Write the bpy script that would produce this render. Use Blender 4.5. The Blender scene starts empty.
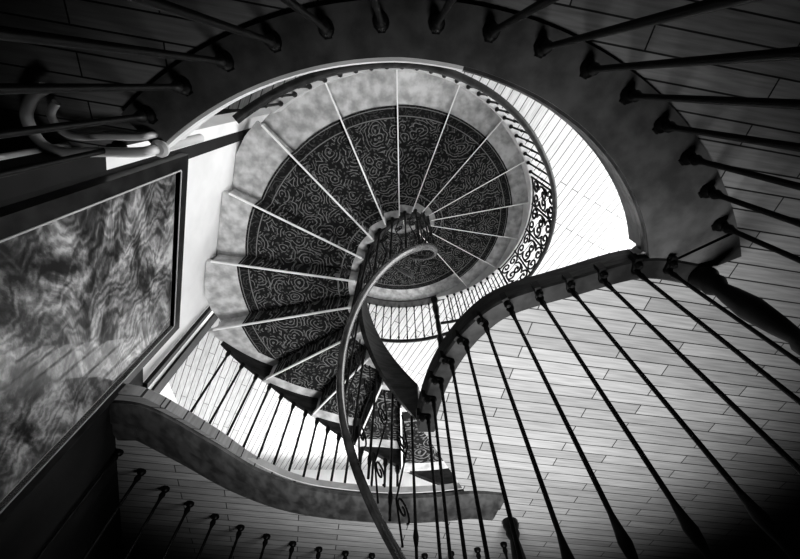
import bpy, bmesh, math, random
from mathutils import Vector, Matrix
random.seed(4)
sc=bpy.context.scene
sc.view_settings.view_transform='Standard'
for lk in ('Medium High Contrast','High Contrast'):
    try:
        sc.view_settings.look=lk; break
    except Exception: pass
D=math.radians
AX=(0.0,-1.62)      # stair axis
TH0=292.0; DT=20.0; RS=0.2
ZL=-3.6
# ---------------------------------------------------------------- materials
def newmat(name,rough=.5,spec=.5,metal=0):
    m=bpy.data.materials.new(name); m.use_nodes=True
    nt=m.node_tree; b=nt.nodes['Principled BSDF']
    b.inputs['Roughness'].default_value=rough; b.inputs['Metallic'].default_value=metal
    b.inputs['Specular IOR Level'].default_value=spec
    return m,nt,b
def noisy(name,c0,c1,scale=6,rough=.5,stretch=(1,1,1),spec=.5,metal=0,bump=0,detail=6):
    m,nt,b=newmat(name,rough,spec,metal)
    tc=nt.nodes.new('ShaderNodeTexCoord'); mp=nt.nodes.new('ShaderNodeMapping'); mp.inputs['Scale'].default_value=stretch
    n=nt.nodes.new('ShaderNodeTexNoise'); n.inputs['Scale'].default_value=scale; n.inputs['Detail'].default_value=detail
    r=nt.nodes.new('ShaderNodeValToRGB'); r.color_ramp.elements[0].color=(c0,c0,c0,1); r.color_ramp.elements[1].color=(c1,c1,c1,1)
    r.color_ramp.elements[0].position=.36; r.color_ramp.elements[1].position=.64
    L=nt.links
    L.new(tc.outputs['Object'],mp.inputs['Vector']); L.new(mp.outputs[0],n.inputs['Vector']); L.new(n.outputs['Fac'],r.inputs[0]); L.new(r.outputs[0],b.inputs['Base Color'])
    if bump:
        bp=nt.nodes.new('ShaderNodeBump'); bp.inputs['Strength'].default_value=bump; bp.inputs['Distance'].default_value=.01
        L.new(n.outputs['Fac'],bp.inputs['Height']); L.new(bp.outputs[0],b.inputs['Normal'])
    return m
def planks(name,a,b_,gap,rot,rough=.4,row=.085,width=.9,mort=.0035):
    m,nt,b=newmat(name,rough,.3)
    L=nt.links
    tc=nt.nodes.new('ShaderNodeTexCoord'); mp=nt.nodes.new('ShaderNodeMapping'); mp.inputs['Rotation'].default_value=(0,0,D(rot))
    br=nt.nodes.new('ShaderNodeTexBrick'); br.inputs['Scale'].default_value=1
    br.inputs['Brick Width'].default_value=width; br.inputs['Row Height'].default_value=row; br.inputs['Mortar Size'].default_value=mort
    br.inputs['Mortar Smooth'].default_value=.2; br.offset=.37; br.offset_frequency=2
    br.inputs['Color1'].default_value=(a,a,a,1); br.inputs['Color2'].default_value=(b_,b_,b_,1); br.inputs['Mortar'].default_value=(gap,gap,gap,1)
    mp2=nt.nodes.new('ShaderNodeMapping'); mp2.inputs['Scale'].default_value=(1.5,22,1)
    n=nt.nodes.new('ShaderNodeTexNoise'); n.inputs['Scale'].default_value=3; n.inputs['Detail'].default_value=8
    r=nt.nodes.new('ShaderNodeValToRGB'); r.color_ramp.elements[0].color=(.72,.72,.72,1); r.color_ramp.elements[1].color=(1.08,1.08,1.08,1)
    r.color_ramp.elements[0].position=.3; r.color_ramp.elements[1].position=.65
    mx=nt.nodes.new('ShaderNodeMix'); mx.data_type='RGBA'; mx.blend_type='MULTIPLY'; mx.inputs[0].default_value=1
    L.new(tc.outputs['Object'],mp.inputs['Vector']); L.new(mp.outputs[0],br.inputs['Vector']); L.new(mp.outputs[0],mp2.inputs['Vector']); L.new(mp2.outputs[0],n.inputs['Vector'])
    L.new(n.outputs['Fac'],r.inputs[0]); L.new(br.outputs['Color'],mx.inputs[6]); L.new(r.outputs[0],mx.inputs[7]); L.new(mx.outputs[2],b.inputs['Base Color'])
    bp=nt.nodes.new('ShaderNodeBump'); bp.inputs['Strength'].default_value=.4; bp.inputs['Distance'].default_value=.004; bp.invert=True
    L.new(br.outputs['Fac'],bp.inputs['Height']); L.new(bp.outputs[0],b.inputs['Normal'])
    return m
def carpetmat():
    m,nt,b=newmat('carpet_scroll_pattern',.95,.1); L=nt.links
    def math_(op,a,bb=None):
        n=nt.nodes.new('ShaderNodeMath'); n.operation=op
        for i,v in enumerate((a,bb)):
            if v is None: continue
            if isinstance(v,(int,float)): n.inputs[i].default_value=v
            else: L.new(v,n.inputs[i])
        return n.outputs[0]
    tc=nt.nodes.new('ShaderNodeTexCoord')
    nz=nt.nodes.new('ShaderNodeTexNoise'); nz.inputs['Scale'].default_value=7; nz.inputs['Detail'].default_value=1
    va=nt.nodes.new('ShaderNodeVectorMath'); va.operation='MULTIPLY_ADD'; va.inputs[1].default_value=(.08,.08,.08)
    L.new(tc.outputs['Object'],nz.inputs['Vector']); L.new(nz.outputs['Color'],va.inputs[0]); L.new(tc.outputs['Object'],va.inputs[2])
    vo=nt.nodes.new('ShaderNodeTexVoronoi'); vo.voronoi_dimensions='2D'; vo.inputs['Scale'].default_value=6.4
    L.new(va.outputs[0],vo.inputs['Vector'])
    s=math_('SINE',math_('MULTIPLY',vo.outputs['Distance'],34))
    p1=math_('GREATER_THAN',s,.70)
    vo2=nt.nodes.new('ShaderNodeTexVoronoi'); vo2.voronoi_dimensions='2D'; vo2.inputs['Scale'].default_value=26
    L.new(va.outputs[0],vo2.inputs['Vector'])
    p2=math_('LESS_THAN',vo2.outputs['Distance'],.25)
    nz2=nt.nodes.new('ShaderNodeTexNoise'); nz2.inputs['Scale'].default_value=12; L.new(tc.outputs['Object'],nz2.inputs['Vector'])
    p1=math_('MULTIPLY',p1,math_('GREATER_THAN',nz2.outputs['Fac'],.45))
    pat=math_('MAXIMUM',math_('MULTIPLY',p1,.9),math_('MULTIPLY',p2,.35))
    sep=nt.nodes.new('ShaderNodeSeparateXYZ'); L.new(tc.outputs['Object'],sep.inputs[0])
    rad=math_('SQRT',math_('ADD',math_('MULTIPLY',sep.outputs[0],sep.outputs[0]),math_('MULTIPLY',sep.outputs[1],sep.outputs[1])))
    def band(r,w): return math_('LESS_THAN',math_('ABSOLUTE',math_('SUBTRACT',rad,r)),w)
    edge=math_('GREATER_THAN',rad,1.34)
    pat=math_('MULTIPLY',pat,math_('SUBTRACT',1,math_('MULTIPLY',edge,.7)))
    pat=math_('MAXIMUM',pat,math_('MAXIMUM',math_('MAXIMUM',band(1.35,.005),band(1.43,.004)),band(.56,.006)))
    mx=nt.nodes.new('ShaderNodeMix'); mx.data_type='RGBA'; mx.inputs[6].default_value=(.018,.018,.018,1); mx.inputs[7].default_value=(.20,.20,.20,1)
    L.new(pat,mx.inputs[0]); L.new(mx.outputs[2],b.inputs['Base Color'])
    return m
def artmat():
    m,nt,b=newmat('ink_landscape_artwork',.3,.4); L=nt.links
    b.inputs['Coat Weight'].default_value=.8; b.inputs['Coat Roughness'].default_value=.02
    tc=nt.nodes.new('ShaderNodeTexCoord'); mp=nt.nodes.new('ShaderNodeMapping'); mp.inputs['Rotation'].default_value=(D(40),0,D(10)); mp.inputs['Scale'].default_value=(1,1.0,1.9)
    n=nt.nodes.new('ShaderNodeTexNoise'); n.inputs['Scale'].default_value=1.3; n.inputs['Detail'].default_value=12; n.inputs['Distortion'].default_value=2.8; n.inputs['Roughness'].default_value=.64
    n2=nt.nodes.new('ShaderNodeTexNoise'); n2.inputs['Scale'].default_value=3; n2.inputs['Detail'].default_value=8
    va=nt.nodes.new('ShaderNodeVectorMath'); va.operation='MULTIPLY_ADD'; va.inputs[1].default_value=(.6,.6,.6)
    w=nt.nodes.new('ShaderNodeTexWave'); w.inputs['Scale'].default_value=5; w.inputs['Distortion'].default_value=5; w.inputs['Detail'].default_value=6; w.bands_direction='DIAGONAL'
    mx=nt.nodes.new('ShaderNodeMix'); mx.inputs[0].default_value=.92
    r=nt.nodes.new('ShaderNodeValToRGB'); e=r.color_ramp.elements; e[0].position=.38; e[0].color=(.015,.015,.015,1); e[1].position=.66; e[1].color=(.5,.5,.5,1)
    x=e.new(.46); x.color=(.06,.06,.06,1); x=e.new(.55); x.color=(.20,.20,.20,1)
    L.new(tc.outputs['Object'],mp.inputs[0]); L.new(mp.outputs[0],n.inputs['Vector']); L.new(mp.outputs[0],n2.inputs['Vector'])
    L.new(n2.outputs['Color'],va.inputs[0]); L.new(mp.outputs[0],va.inputs[2]); L.new(va.outputs[0],w.inputs['Vector'])
    L.new(w.outputs['Fac'],mx.inputs[2]); L.new(n.outputs['Fac'],mx.inputs[3]); L.new(mx.outputs[0],r.inputs[0]); L.new(r.outputs[0],b.inputs['Base Color'])
    return m
def emis(name,s):
    m,nt,b=newmat(name); b.inputs['Base Color'].default_value=(.8,.8,.8,1); b.inputs['Emission Color'].default_value=(1,1,1,1); b.inputs['Emission Strength'].default_value=s
    return m
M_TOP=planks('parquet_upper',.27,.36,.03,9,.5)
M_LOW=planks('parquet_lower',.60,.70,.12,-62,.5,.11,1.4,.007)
M_TREAD=noisy('tread_oak',.34,.62,11,.45,(1,1,1),.3,detail=10)
M_CARPET=carpetmat()
M_IRON=noisy('black_iron',.003,.007,20,.45,spec=.18)
M_DARK=noisy('dark_stained_wood',.010,.03,9,.45,(1,1,4),spec=.2,bump=.3)
M_BAND=noisy('worn_wood_curb',.065,.12,10,.35,(1,1,2),spec=.4,bump=.5,detail=12)
M_BAND2=noisy('polished_wood_curb',.035,.08,9,.35,(2,1,2),bump=.1)
M_STRING=noisy('pale_wood_string',.4,.6,5,.4)
M_RAIL=noisy('polished_handrail_wood',.02,.05,12,.22)
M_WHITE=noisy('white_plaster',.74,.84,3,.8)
M_SHADED=noisy('shade_toned_plaster',.012,.03,2,.85,spec=.2)  # near-black plaster; dimness of the unlit upper walls is put into the colour
M_FASC=noisy('painted_fascia',.65,.85,4,.45)
M_PIPE=noisy('painted_pipe',.45,.6,4,.3)
M_STEEL=noisy('polished_nosing',.85,.97,10,.25)
M_FRAME=noisy('frame_walnut',.008,.022,12,.35,spec=.2)
M_MAT=noisy('picture_mount',.35,.42,8,.6)
M_ART=artmat()
M_SOFF=noisy('soffit_plaster',.35,.5,3,.8)
M_PANE=emis('window_daylight_pane',3)
# ---------------------------------------------------------------- helpers
def obj(name,bm,mat,parent=None,loc=(0,0,0),smooth=False,mats=None):
    me=bpy.data.meshes.new(name); bmesh.ops.recalc_face_normals(bm,faces=bm.faces[:]); bm.to_mesh(me); bm.free()
    o=bpy.data.objects.new(name,me); sc.collection.objects.link(o)
    for mm in (mats or [mat]): me.materials.append(mm)
    if smooth:
        for p in me.polygons: p.use_smooth=True
        try: me.set_sharp_from_angle(angle=D(40))
        except Exception: pass
    o.location=loc
    if parent: o.parent=parent
    return o
def empty(name):
    o=bpy.data.objects.new(name,None); sc.collection.objects.link(o); o.empty_display_size=.2; return o
def box(bm,p0,p1,m=0):
    x0,y0,z0=p0;x1,y1,z1=p1
    v=[bm.verts.new(c) for c in [(x0,y0,z0),(x1,y0,z0),(x1,y1,z0),(x0,y1,z0),(x0,y0,z1),(x1,y0,z1),(x1,y1,z1),(x0,y1,z1)]]
    for f in [(0,3,2,1),(4,5,6,7),(0,1,5,4),(1,2,6,5),(2,3,7,6),(3,0,4,7)]:
        bm.faces.new([v[i] for i in f]).material_index=m
def obox(bm,o,u,v,w,m=0):
    o=Vector(o);u=Vector(u);v=Vector(v);w=Vector(w)
    c=[o,o+u,o+u+v,o+v]; c=c+[p+w for p in c]; vs=[bm.verts.new(p) for p in c]
    for f in [(0,3,2,1),(4,5,6,7),(0,1,5,4),(1,2,6,5),(2,3,7,6),(3,0,4,7)]:
        bm.faces.new([vs[i] for i in f]).material_index=m
def cat(pts,n=8,closed=False):
    P=[Vector(p) for p in pts]; out=[]
    N=len(P)
    for i in range(N-1):
        p0=P[max(i-1,0)];p1=P[i];p2=P[i+1];p3=P[min(i+2,N-1)]
        for k in range(n):
            t=k/n
            out.append(.5*((2*p1)+(-p0+p2)*t+(2*p0-5*p1+4*p2-p3)*t*t+(-p0+3*p1-3*p2+p3)*t**3))
    out.append(P[-1]); return out
def resample(pts,step):
    P=[Vector(p) for p in pts]; L=[0]
    for a,b in zip(P,P[1:]): L.append(L[-1]+(b-a).length)
    n=max(1,round(L[-1]/step)); out=[];j=0
    for i in range(n+1):
        s=L[-1]*i/n
        while j<len(L)-2 and L[j+1]<s: j+=1
        d=L[j+1]-L[j]; out.append(P[j].lerp(P[j+1],(s-L[j])/d if d else 0))
    return out
def ribbon(bm,path,sec,m=0):
    P=[Vector(p) for p in path]; rings=[]
    for i,p in enumerate(P):
        t=(P[min(i+1,len(P)-1)]-P[max(i-1,0)]); t.z=0; t.normalize(); n=Vector((-t.y,t.x,0))
        rings.append([bm.verts.new(p+n*a+Vector((0,0,z))) for a,z in sec])
    k=len(sec)
    for a,b in zip(rings,rings[1:]):
        for j in range(k): bm.faces.new((a[j],a[(j+1)%k],b[(j+1)%k],b[j])).material_index=m
    bm.faces.new(rings[0]).material_index=m; bm.faces.new(rings[-1][::-1]).material_index=m
def tube(bm,path,r,seg=8,ry=None,rfun=None):
    P=[Vector(p) for p in path]; rings=[]; up=Vector((0,0,1)); last=None
    for i,p in enumerate(P):
        t=(P[min(i+1,len(P)-1)]-P[max(i-1,0)]).normalized()
        if last is None:
            a=up if abs(t.z)<.9 else Vector((1,0,0)); s=t.cross(a).normalized()
        else: s=(last-t*last.dot(t)).normalized()
        last=s; w=s.cross(t)
        rr=r if rfun is None else rfun(i/(len(P)-1)); r2=(ry if ry else rr)
        rings.append([bm.verts.new(p+s*math.cos(2*math.pi*j/seg)*rr+w*math.sin(2*math.pi*j/seg)*r2) for j in range(seg)])
    for a,b in zip(rings,rings[1:]):
        for j in range(seg): bm.faces.new((a[j],a[(j+1)%seg],b[(j+1)%seg],b[j]))
    bm.faces.new(rings[0]); bm.faces.new(rings[-1][::-1])
def lathe(bm,pos,prof,seg=10):
    pos=Vector(pos); rings=[]
    for r,z in prof: rings.append([bm.verts.new(pos+Vector((r*math.cos(2*math.pi*j/seg),r*math.sin(2*math.pi*j/seg),z))) for j in range(seg)])
    for a,b in zip(rings,rings[1:]):
        for j in range(seg): bm.faces.new((a[j],a[(j+1)%seg],b[(j+1)%seg],b[j]))
    bm.faces.new(rings[0]); bm.faces.new(rings[-1][::-1])
def pol(th,r,z=0): return Vector((AX[0]+r*math.cos(D(th)),AX[1]+r*math.sin(D(th)),z))
def interp(tab,th):
    if th<=tab[0][0]: return tab[0][1]
    for (a,ra),(b,rb) in zip(tab,tab[1:]):
        if a<=th<=b:
            f=(th-a)/(b-a); return ra+(rb-ra)*f
    return tab[-1][1]
# ---------------------------------------------------------------- plan geometry
WD=Vector((-.325,-.946,0)).normalized(); WN=Vector((.946,-.325,0)).normalized()
P1=Vector((-1.325,-.26,0)); P3=P1+WD*1.95
def linedist(th):
    d=Vector((math.cos(D(th)),math.sin(D(th)),0)); q=P1-Vector((AX[0],AX[1],0))
    dn=d.dot(WN)
    if dn>=-.05: return 9
    return q.dot(WN)/dn
TAB=[(-200,1.7),(40,1.7),(85,1.78),(125,1.80),(132,1.80),(190,1.80),(202,1.62),(213,1.45),(232,1.27),(262,1.17),(292,1.22),(400,1.22)]
def rout(th):
    base=interp(TAB,th)
    if 128<th<200: base=min(base,linedist(th)-.005)
    return base
RIN=[(36,1.50),(42,1.545),(48,1.58),(55,1.615),(62,1.645),(70,1.67),(80,1.695),(90,1.71),(180,1.72)]
def rin(t): return interp(RIN,t)
# ---------------------------------------------------------------- floors
SL=.07
NORTH=[pol(t,rin(t)+.012) for t in range(37,126,3)]
SOUTHIN=cat([(-1.80,-1.68,0),(-1.60,-1.74,0),(-1.28,-2.10,0),(-1.03,-2.44,0),(-.69,-2.68,0),(-.15,-2.79,0),(.25,-2.78,0),(.50,-2.74,0)],6)
WEDGE=cat([(1.47,-.83,0),(1.20,-.80,0),(.88,-.905,0),(.579,-1.02,0),(.432,-1.15,0),(.318,-1.335,0),(.235,-1.56,0),(.18,-1.83,0),(.17,-2.0,0)],6)
WHOLE=[(.12,-1.97,0),(.13,-1.80,0),(.185,-1.54,0),(.27,-1.31,0),(.395,-1.12,0),(.56,-.985,0),(.875,-.865,0),(1.17,-.755,0)]
hole=NORTH+[Vector((-1.36,-.265,0)),P3+WD*(-.4)-WN*.03]+SOUTHIN+[Vector(w) for w in WHOLE]
def slab(name,rect,holes,z,th,mat):
    bm=bmesh.new()
    loops=[[Vector((rect[0],rect[1],0)),Vector((rect[2],rect[1],0)),Vector((rect[2],rect[3],0)),Vector((rect[0],rect[3],0))]]+holes
    for lp in loops:
        vs=[bm.verts.new((p.x,p.y,0)) for p in lp]
        for i in range(len(vs)): bm.edges.new((vs[i],vs[(i+1)%len(vs)]))
    bmesh.ops.triangle_fill(bm,use_beauty=True,use_dissolve=False,edges=bm.edges[:],normal=(0,0,1))
    g=bmesh.ops.extrude_face_region(bm,geom=bm.faces[:])
    for v in g['geom']:
        if isinstance(v,bmesh.types.BMVert): v.co.z-=th
    return obj(name,bm,mat,loc=(0,0,z))
X0,X1,Y0,Y1=-4.6,5.0,-8.0,2.2
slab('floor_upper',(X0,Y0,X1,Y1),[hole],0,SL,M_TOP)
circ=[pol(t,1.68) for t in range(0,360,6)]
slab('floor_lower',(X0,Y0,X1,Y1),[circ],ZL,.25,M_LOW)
bm=bmesh.new(); box(bm,(X0,Y0,2*ZL-.1),(X1,Y1,2*ZL)); obj('floor_ground',bm,M_LOW)
bm=bmesh.new(); box(bm,(X0,Y0,3.2),(X1,Y1,3.3)); obj('ceiling',bm,M_SHADED)
def wall(name,p0,p1,mat=M_WHITE): bm=bmesh.new(); box(bm,p0,p1); obj(name,bm,mat)
for nm,a,b in [('east',(X1,Y0),(X1+.15,Y1)),('west',(X0-.15,Y0),(X0,Y1)),('north',(X0,Y1),(X1,Y1+.15)),('south',(X0,Y0-.15),(X1,Y0))]:
    wall('wall_'+nm,(a[0],a[1],2*ZL),(b[0],b[1],-SL)); wall('wall_upper_'+nm,(a[0],a[1],-SL),(b[0],b[1],3.3),M_SHADED)
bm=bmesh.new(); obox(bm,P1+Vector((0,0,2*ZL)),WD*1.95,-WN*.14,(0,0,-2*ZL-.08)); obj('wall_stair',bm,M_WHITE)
bm=bmesh.new(); obox(bm,P1+Vector((0,0,-.08)),WD*1.95,-WN*.14,(0,0,3.28)); obj('wall_stair_upper',bm,M_SHADED)  # upper part of the same wall, its shade carried by the dark colour
bm=bmesh.new(); obox(bm,P1+WD*1.53+WN*.02+Vector((0,0,-.3)),WD*4.6,-WN*.16,(0,0,3.5)); obj('wall_landing',bm,M_SHADED)
bm=bmesh.new(); box(bm,(X0,-.42,ZL),(P1.x-.03,-.285,3.2)); obj('wall_pipe_side',bm,M_SHADED)
bm=bmesh.new()
e=P3+WN*.02
obox(bm,e+Vector((0,0,ZL)),WD*.13,-WN*.18,(0,0,-ZL-.07))
obox(bm,e+WD*(-.22)+Vector((0,0,ZL)),WD*.05,WN*.03,(0,0,-ZL-.3))
obj('trim_wall_end',bm,M_FRAME)
# ---------------------------------------------------------------- stair
def sector(bm,t0,t1,ri,ro,zt,zb,n=4,m=0):
    A=[]
    for i in range(n+1):
        t=t0+(t1-t0)*i/n; a=ri(t) if callable(ri) else ri; b=ro(t) if callable(ro) else ro
        c,s=math.cos(D(t)),math.sin(D(t))
        A.append([bm.verts.new((a*c,a*s,zt)),bm.verts.new((b*c,b*s,zt)),bm.verts.new((b*c,b*s,zb)),bm.verts.new((a*c,a*s,zb))])
    for p,q in zip(A,A[1:]):
        for j in range(4): bm.faces.new((p[j],p[(j+1)%4],q[(j+1)%4],q[j])).material_index=m
    bm.faces.new(A[0]).material_index=m; bm.faces.new(A[-1][::-1]).material_index=m
BALS=[(.018,0),(.022,.02),(.013,.05),(.009,.09),(.008,.5),(.009,.82),(.015,.86),(.009,.9)]
def flight(par,th0,z0,ks,ro,tag):
    RI=.36
    T=bmesh.new();C=bmesh.new();R=bmesh.new();N=bmesh.new()
    for k in ks:
        a=th0-k*DT; b=a+DT; z=z0-k*RS
        sector(T,a-.8,b+1,RI,ro,z,z-.045)
        sector(R,a,a+1.0,RI+.01,lambda t:ro(t)-.02,z-.045,z-RS,1)
        co=lambda t:min(1.45,ro(t)-.14)
        sector(C,a-1.1,b+.2,.47,co,z+.012,z,5)
        sector(C,a-1.15,a-.05,.47,co,z+.012,z-RS+.01,1)
        c,s=math.cos(D(a-1.1)),math.sin(D(a-1.1)); u=Vector((c,s,0)); v=Vector((-s,c,0))
        rr=ro(a)-.05
        obox(N,u*.41+v*-.006+Vector((0,0,z-.004)),u*(rr-.41),v*.012,(0,0,.020))
    loc=(AX[0],AX[1],0)
    obj('treads'+tag,T,M_TREAD,par,loc); obj('risers'+tag,R,M_TREAD,par,loc); obj('carpet'+tag,C,M_CARPET,par,loc); obj('nosing_rods'+tag,N,M_STEEL,par,loc)
    k0,k1=ks[0],ks[-1]; S=bmesh.new(); n=(k1-k0+1)*4; row=[]
    for i in range(n+1):
        t=th0-(k0-1)*DT-(k1-k0+1)*DT*i/n; z=z0-(k0-1)*RS-(th0-(k0-1)*DT-t)/DT*RS-RS*.5-.2
        c,s=math.cos(D(t)),math.sin(D(t)); a=RI+.01; b=ro(t)-.01
        row.append([S.verts.new((a*c,a*s,z+.06)),S.verts.new((b*c,b*s,z+.06)),S.verts.new((b*c,b*s,z)),S.verts.new((a*c,a*s,z))])
    for p,q in zip(row,row[1:]):
        for j in range(4): S.faces.new((p[j],p[(j+1)%4],q[(j+1)%4],q[j]))
    obj('soffit'+tag,S,M_SOFF,par,loc)
    hz=lambda t:z0-(th0-t)/DT*RS
    ta,tb=th0-(k0-1)*DT,th0-k1*DT
    I=bmesh.new(); ribbon(I,[pol(ta-(ta-tb)*i/90,RI,hz(ta-(ta-tb)*i/90)) for i in range(91)],[(-.02,.02),(.02,.02),(.02,-.32),(-.02,-.32)])
    obj('inner_string'+tag,I,M_DARK,par)
    B=bmesh.new()
    for k in ks:
        t=th0-k*DT+DT*.5; lathe(B,pol(t,.385,z0-k*RS),BALS,8)
        lathe(B,pol(t,.385,z0-k*RS),[(.008,.88),(.008,.98)],6)
        def Q(u,v): 
            tt=th0-k*DT+u*DT; return pol(tt,.385,hz(tt)+.1+v)
        for sg,c in ((1,.22),(-1,.62)):
            tube(B,[Q(0+.28*(1-.8*i/26)*math.cos(sg*i/26*9+1),c+.055*(1-.8*i/26)*math.sin(sg*i/26*9+1)) for i in range(27)],.006,5)
        tube(B,[Q(0,.0),Q(.25,.2),Q(-.25,.62),Q(0,.8)],.006,5)
    obj('inner_balusters'+tag,B,M_IRON,par,smooth=True)
    return hz
st=empty('spiral_staircase')
hz=flight(st,TH0,0,list(range(1,18)),rout,'_upper_flight')
def hr(ta,tb,th0,z0,r,h,n=160):
    pts=[]
    for i in range(n+1):
        t=ta+(tb-ta)*i/n; pts.append(pol(t,r,z0-(th0-t)/DT*RS+h))
    return pts
H=bmesh.new()
tube(H,hr(300,-68,TH0,0,.385,.97),.036,12,.026)
obj('handrail_inner',H,M_RAIL,st,smooth=True)
bm=bmesh.new(); sector(bm,235,313,.36,1.7,ZL+.0,ZL-.2,14); obj('half_landing',bm,M_TREAD,st,(AX[0],AX[1],0))
bm=bmesh.new(); sector(bm,236,313,.42,1.43,ZL+.012,ZL,14); obj('half_landing_carpet',bm,M_CARPET,st,(AX[0],AX[1],0))
flight(st,235,ZL,list(range(1,17)),lambda t:1.66,'_lower_flight')
H=bmesh.new(); tube(H,hr(292,235-320,235,ZL,.385,.95),.03,10,.022); obj('handrail_lower',H,M_RAIL,st,smooth=True)
O=bmesh.new(); ths=[126-(194)*i/110 for i in range(111)]
RS_=lambda t: rout(t)-.02
ribbon(O,[pol(t,RS_(t),hz(t)) for t in ths],[(-.03,.09),(.03,.09),(.03,-.34),(-.03,-.34)])
obj('outer_string',O,M_STRING,st)
O=bmesh.new(); tube(O,[pol(t,RS_(t)-.02,hz(t)+.82) for t in ths],.028,10,.022)
obj('handrail_outer',O,M_DARK,st,smooth=True)
O=bmesh.new(); t=123
PA,PB=24,-28
while t>-66:
    if not(PB<t<PA):
        z=hz(t)+.08; lathe(O,pol(t,RS_(t)-.01,z),[(.02,0),(.022,.02),(.010,.05),(.009,.36),(.015,.38),(.009,.41),(.009,.67),(.016,.70),(.009,.75)],8)
    t-=4.2
def S(u,v):
    t=PA-u/1.67/math.pi*180; return pol(t,1.67,hz(t)+.1+v*.9)
def spiral(cu,cv,r0,turns,a0,sgn=1):
    n=int(26*turns); return [S(cu+(r0*(1-.85*i/n))*math.cos(a0+sgn*2*math.pi*turns*i/n),cv+(r0*(1-.85*i/n))*math.sin(a0+sgn*2*math.pi*turns*i/n)) for i in range(n+1)]
PWID=(PA-PB)*math.pi/180*1.67
for i in range(5): tube(O,[S(PWID*i/4,0),S(PWID*i/4,.4),S(PWID*i/4,.79)],.012,6)
for i in range(4):
    cu=PWID*(i+.5)/4
    for sg in (1,-1):
        tube(O,spiral(cu+sg*.08,.15,.10,1.4,math.pi/2,-sg),.012,6)
        tube(O,spiral(cu+sg*.08,.65,.10,1.4,-math.pi/2,sg),.012,6)
        tube(O,spiral(cu+sg*.06,.40,.085,1.2,0 if sg>0 else math.pi,sg),.012,6)
        tube(O,[S(cu+sg*.08,.245),S(cu+sg*.14,.31),S(cu+sg*.15,.4),S(cu+sg*.14,.49),S(cu+sg*.08,.555)],.012,6)
for v in (.02,.78): tube(O,[S(PWID*i/14,v) for i in range(15)],.010,6)
obj('outer_balusters',O,M_IRON,st,smooth=True)
O=bmesh.new(); ths=[291-(291-196)*i/60 for i in range(61)]
ribbon(O,[pol(t,rout(t),hz(t)-.02) for t in ths],[(-.02,.0),(.02,.0),(.02,-.3),(-.02,-.3)])
obj('outer_string_top',O,M_DARK,st)
O=bmesh.new()
t=199
while t<286:
    z=hz(t)
    if z<-.2: lathe(O,pol(t,rout(t),z-.1),[(.02,0),(.02,.12),(.010,.15),(.010,-z+.1-.06)],8)
    t+=5
obj('outer_rods_top',O,M_IRON,st,smooth=True)
# ---------------------------------------------------------------- lower ring railing
lr=empty('lower_landing_railing')
O=bmesh.new(); full=[pol(t,1.78,ZL) for t in range(190,331,3)]
tube(O,[p+Vector((0,0,.95)) for p in full],.03,10,.022); obj('handrail',O,M_DARK,lr,smooth=True)
O=bmesh.new()
for p in resample(full,.13): lathe(O,p,BALS,8); lathe(O,p,[(.01,.88),(.01,.95)],6)
obj('balusters',O,M_IRON,lr,smooth=True)
O=bmesh.new(); ribbon(O,[pol(t,1.68,ZL) for t in range(150,391,4)],[(-.10,.03),(.02,.03),(.02,-.3),(-.10,-.3)])
obj('curb',O,M_BAND2,lr)
# ---------------------------------------------------------------- top landing railing
BT=[(.026,0),(.030,.012),(.026,.025),(.015,.035),(.020,.05),(.022,.06),(.014,.08),(.0105,.10),(.0105,.6),(.0105,.98),(.018,1.02),(.022,1.05),(.016,1.08),(.010,1.10),(.010,1.21)]
BW=[(.018,0),(.021,.012),(.016,.025),(.011,.04),(.015,.055),(.011,.08),(.0085,.11),(.008,.6),(.008,1.02),(.013,1.06),(.018,1.09),(.014,1.12),(.009,1.14),(.009,1.21)]
tr=empty('landing_railing')
arcN=[pol(t,1.815,.03) for t in [29+ (130-29)*i/50 for i in range(51)]]
O=bmesh.new(); sector(O,32.5,126.5,lambda t:rin(t),1.885,.03,-SL-.01,64)
sector(O,28,33,lambda t:1.50+(33-t)*.055,1.885,.03,-SL+.005,3)
obj('curb_north',O,M_BAND,tr,(AX[0],AX[1],0))
O=bmesh.new(); lz=[pol(t,rin(t),0) for t in [37+(126.5-37)*i/50 for i in range(51)]]
lip=[(.012,.02),(.016,.0),(.012,-.05),(0,-.07),(0,-.14),(-.04,-.14),(-.04,.02)]
ribbon(O,lz[:26],lip); obj('fascia_east',O,M_BAND2,tr)
O=bmesh.new(); ribbon(O,lz[25:],lip); obj('fascia_north',O,M_FASC,tr)
O=bmesh.new()
for p in resample(arcN,.197)[1:]:
    lathe(O,p,BT,12)
    d=(Vector((AX[0],AX[1],p.z))-p).normalized(); s=Vector((-d.y,d.x,0))
    obox(O,p-s*.014-d*.02,s*.028,d*.05,(0,0,.01))
obj('balusters_north',O,M_IRON,tr,smooth=True)
O=bmesh.new(); tube(O,[p+Vector((0,0,1.2)) for p in arcN],.032,10,.026); obj('handrail_north',O,M_RAIL,tr,smooth=True)
O=bmesh.new(); ribbon(O,WEDGE,[(-.055,.03),(-.045,.04),(.05,.04),(.06,.03),(.06,.0),(-.045,.0),(-.045,-.08),(-.058,-.08)])
obj('curb_wedge',O,M_DARK,tr)
O=bmesh.new()
wp=resample(WEDGE,.155)
for i,p in enumerate(wp[1:-1]):
    q=p+Vector((0,0,.04))
    lathe(O,q,BW,12)
    t=(wp[min(i+2,len(wp)-1)]-wp[i]).normalized(); n=Vector((t.y,-t.x,0))
    obox(O,q-t*.018,t*.036,n*.055,(0,0,.016)); obox(O,q-t*.016+n*.04+Vector((0,0,-.04)),t*.032,n*.035,(0,0,.06))
    lathe(O,q+n*.04+Vector((0,0,.015)),[(.018,0),(.02,.015),(.01,.03)],8)
obj('balusters_wedge',O,M_IRON,tr,smooth=True)
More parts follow.
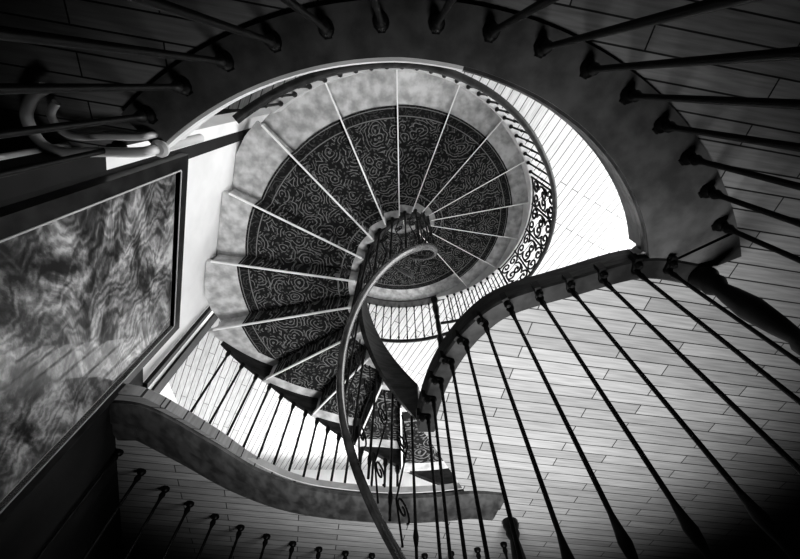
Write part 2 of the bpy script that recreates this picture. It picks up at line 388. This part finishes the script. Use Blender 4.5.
O=bmesh.new(); tube(O,[p+Vector((0,0,1.26)) for p in WEDGE],.032,10,.026); obj('handrail_wedge',O,M_RAIL,tr,smooth=True)
O=bmesh.new(); sp=cat([(-1.90,-1.80,0),(-1.64,-1.84,0),(-1.33,-2.16,0),(-1.05,-2.49,0),(-.70,-2.72,0),(-.15,-2.83,0),(.25,-2.82,0),(.56,-2.77,0),(.80,-2.80,0)],8)
ribbon(O,sp,[(.05,-.0),(.045,.02),(.0,.035),(-.12,.035),(-.15,.02),(-.26,.02),(-.32,.012),(-.34,0),(-.30,-.03),(.03,-.03)])
obj('curb_south',O,M_BAND2,tr,smooth=True)
O=bmesh.new(); ribbon(O,sp,[(.055,-.02),(.05,-.07),(.03,-.07),(.03,-.02)])
obj('fascia_south',O,M_STRING,tr)
arcS=[Vector((0,-1.65,0))+Vector((2.05*math.cos(D(t)),2.05*math.sin(D(t)),0)) for t in [197+(296-197)*i/60 for i in range(61)]]
O=bmesh.new()
for p in resample(arcS,.235): lathe(O,p,BT,12)
obj('balusters_south',O,M_IRON,tr,smooth=True)
O=bmesh.new(); tube(O,[p+Vector((0,0,1.2)) for p in arcS],.032,10,.026); obj('handrail_south',O,M_RAIL,tr,smooth=True)
NP=[(.06,0),(.065,.04),(.05,.07),(.055,.10),(.035,.14),(.045,.2),(.055,.30),(.042,.42),(.030,.5),(.045,.53),(.045,.56),(.03,.6),(.040,.8),(.03,1.0),(.045,1.05),(.05,1.1),(.045,1.2),(.05,1.24),(.03,1.27),(.045,1.31),(.03,1.35),(.005,1.37)]
for nm,p in (('corner_newel',(1.50,-.84,.03)),('stairhead_newel',(.90,-3.14,0))):
    O=bmesh.new(); lathe(O,p,NP,16); obj(nm,O,M_IRON,tr,smooth=True)
O=bmesh.new(); lathe(O,pol(-70,1.72,ZL),NP,16); obj('bottom_newel',O,M_IRON,st,smooth=True)
# ---------------------------------------------------------------- framed painting
fp=empty('framed_painting')
o=P1+WD*.11+WN*.005; zb,zt=-.70,.95; W=1.40; U=Vector((0,0,1))
O=bmesh.new(); fw=.085
obox(O,o+U*zb,WD*W,WN*.05,U*fw); obox(O,o+U*(zt-fw),WD*W,WN*.05,U*fw)
obox(O,o+U*(zb+fw),WD*fw,WN*.05,U*(zt-zb-2*fw)); obox(O,o+WD*(W-fw)+U*(zb+fw),WD*fw,WN*.05,U*(zt-zb-2*fw))
obj('frame',O,M_FRAME,fp)
O=bmesh.new(); obox(O,o+U*(zb+.02)+WD*.02,WD*(W-.04),WN*.022,U*(zt-zb-.04)); obj('mount',O,M_MAT,fp)
O=bmesh.new(); g=fw+.02; obox(O,o+U*(zb+g)+WD*g,WD*(W-2*g),WN*.03,U*(zt-zb-2*g)); obj('artwork',O,M_ART,fp)
O=bmesh.new(); e=.008
obox(O,o+U*(zb+fw-e)+WD*fw,WD*(W-2*fw),WN*.054,U*e); obox(O,o+U*(zb+fw)+WD*(fw-e),WD*e,WN*.054,U*(zt-zb-2*fw)); obox(O,o+U*(zb+fw)+WD*(W-fw),WD*e,WN*.054,U*(zt-zb-2*fw))
obj('gilt_slip',O,M_MAT,fp)
# ---------------------------------------------------------------- pipes
pp=empty('heating_pipes')
O=bmesh.new()
tube(O,cat([(-1.0,-.235,-.3),(-1.01,-.235,.04),(-1.05,-.24,.10),(-1.2,-.235,.12),(-1.34,-.235,.12),(-1.41,-.20,.12),(-1.42,-.11,.12),(-1.36,-.04,.12),(-1.30,-.01,.12)],6),.020,12)
tube(O,cat([(-1.0,-.18,-.3),(-1.01,-.18,.03),(-1.05,-.185,.08),(-1.16,-.18,.10),(-1.28,-.18,.10),(-1.33,-.155,.10),(-1.34,-.10,.10),(-1.30,-.06,.10)],6),.014,12)
for z in (.30,.42,.55):
    tube(O,[(X0+.02,-.235,z),(-1.5,-.235,z),(-1.40,-.235,z)],.016,10)
lathe(O,(-1.42,-.235,0),[(.02,0),(.02,.6)],10)
lathe(O,(-1.0,-.235,.03),[(.034,0),(.036,.015),(.024,.025)],12)
obj('pipe_run',O,M_PIPE,pp,smooth=True)
# ---------------------------------------------------------------- windows & lights
def area(name,loc,rot,sx,sy,e):
    l=bpy.data.lights.new(name,'AREA'); l.shape='RECTANGLE'; l.size=sx; l.size_y=sy; l.energy=e
    o=bpy.data.objects.new(name,l); sc.collection.objects.link(o); o.location=loc; o.rotation_euler=rot; return o
def window(i,c,ax):
    w=empty('window_%d'%i); B=bmesh.new(); G=bmesh.new()
    cx,cy,cz=c; hw,hh=1.1,1.2
    def bx(b,u0,u1,z0,z1,d0,d1):
        if ax=='x': box(b,(cx+d0,cy+u0,cz+z0),(cx+d1,cy+u1,cz+z1))
        else: box(b,(cx+u0,cy+d0,cz+z0),(cx+u1,cy+d1,cz+z1))
    for u in (-hw,-.03,hw-.06): bx(B,u,u+.06,-hh,hh,-.05,.05)
    for z in (-hh,-.4,.4,hh-.06): bx(B,-hw,hw,z,z+.05,-.04,.04)
    bx(G,-hw,hw,-hh,hh,-.005,.005)
    obj('sash',B,M_FASC,w); obj('glass',G,M_PANE,w)
window(1,(X1-.06,-1.0,-2.0),'x'); window(2,(X1-.06,-4.6,-2.0),'x'); window(3,(-1.5,Y0+.06,-2.0),'y'); window(4,(2.5,Y0+.06,-2.0),'y')
area('daylight_east',(X1-.3,-1.6,-1.9),(0,D(90),0),2.4,5,215)
area('daylight_south',(0,Y0+.4,-1.9),(D(90),0,0),7,2.4,290)
area('added_ground_fill',(2.5,-3,-4.0),(0,0,0),2,2,140)  # fill lamp added below the slab to brighten the ground floor
def spot(name,loc,tgt,e,size,blend,rad):
    l=bpy.data.lights.new(name,'SPOT'); l.energy=e; l.spot_size=D(size); l.spot_blend=blend; l.shadow_soft_size=rad
    o=bpy.data.objects.new(name,l); sc.collection.objects.link(o); o.location=loc
    o.rotation_euler=(Vector(tgt)-Vector(loc)).to_track_quat('-Z','Y').to_euler()
spot('added_overhead_spot',(.7,-2.0,3.0),(.45,-1.98,0),760,88,1,.5)  # added spot, no known fixture; makes the bright centre and falloff
w=bpy.data.worlds.new('world'); sc.world=w; w.use_nodes=True; w.node_tree.nodes['Background'].inputs[0].default_value=(1,1,1,1); w.node_tree.nodes['Background'].inputs[1].default_value=.05
# ---------------------------------------------------------------- camera
cam=bpy.data.cameras.new('camera'); co=bpy.data.objects.new('camera',cam); sc.collection.objects.link(co)
cam.sensor_width=36; cam.lens=355/800*36; cam.clip_start=.02
co.location=(0,0,1.6); co.rotation_euler=(-D(28.8),0,0); sc.camera=co
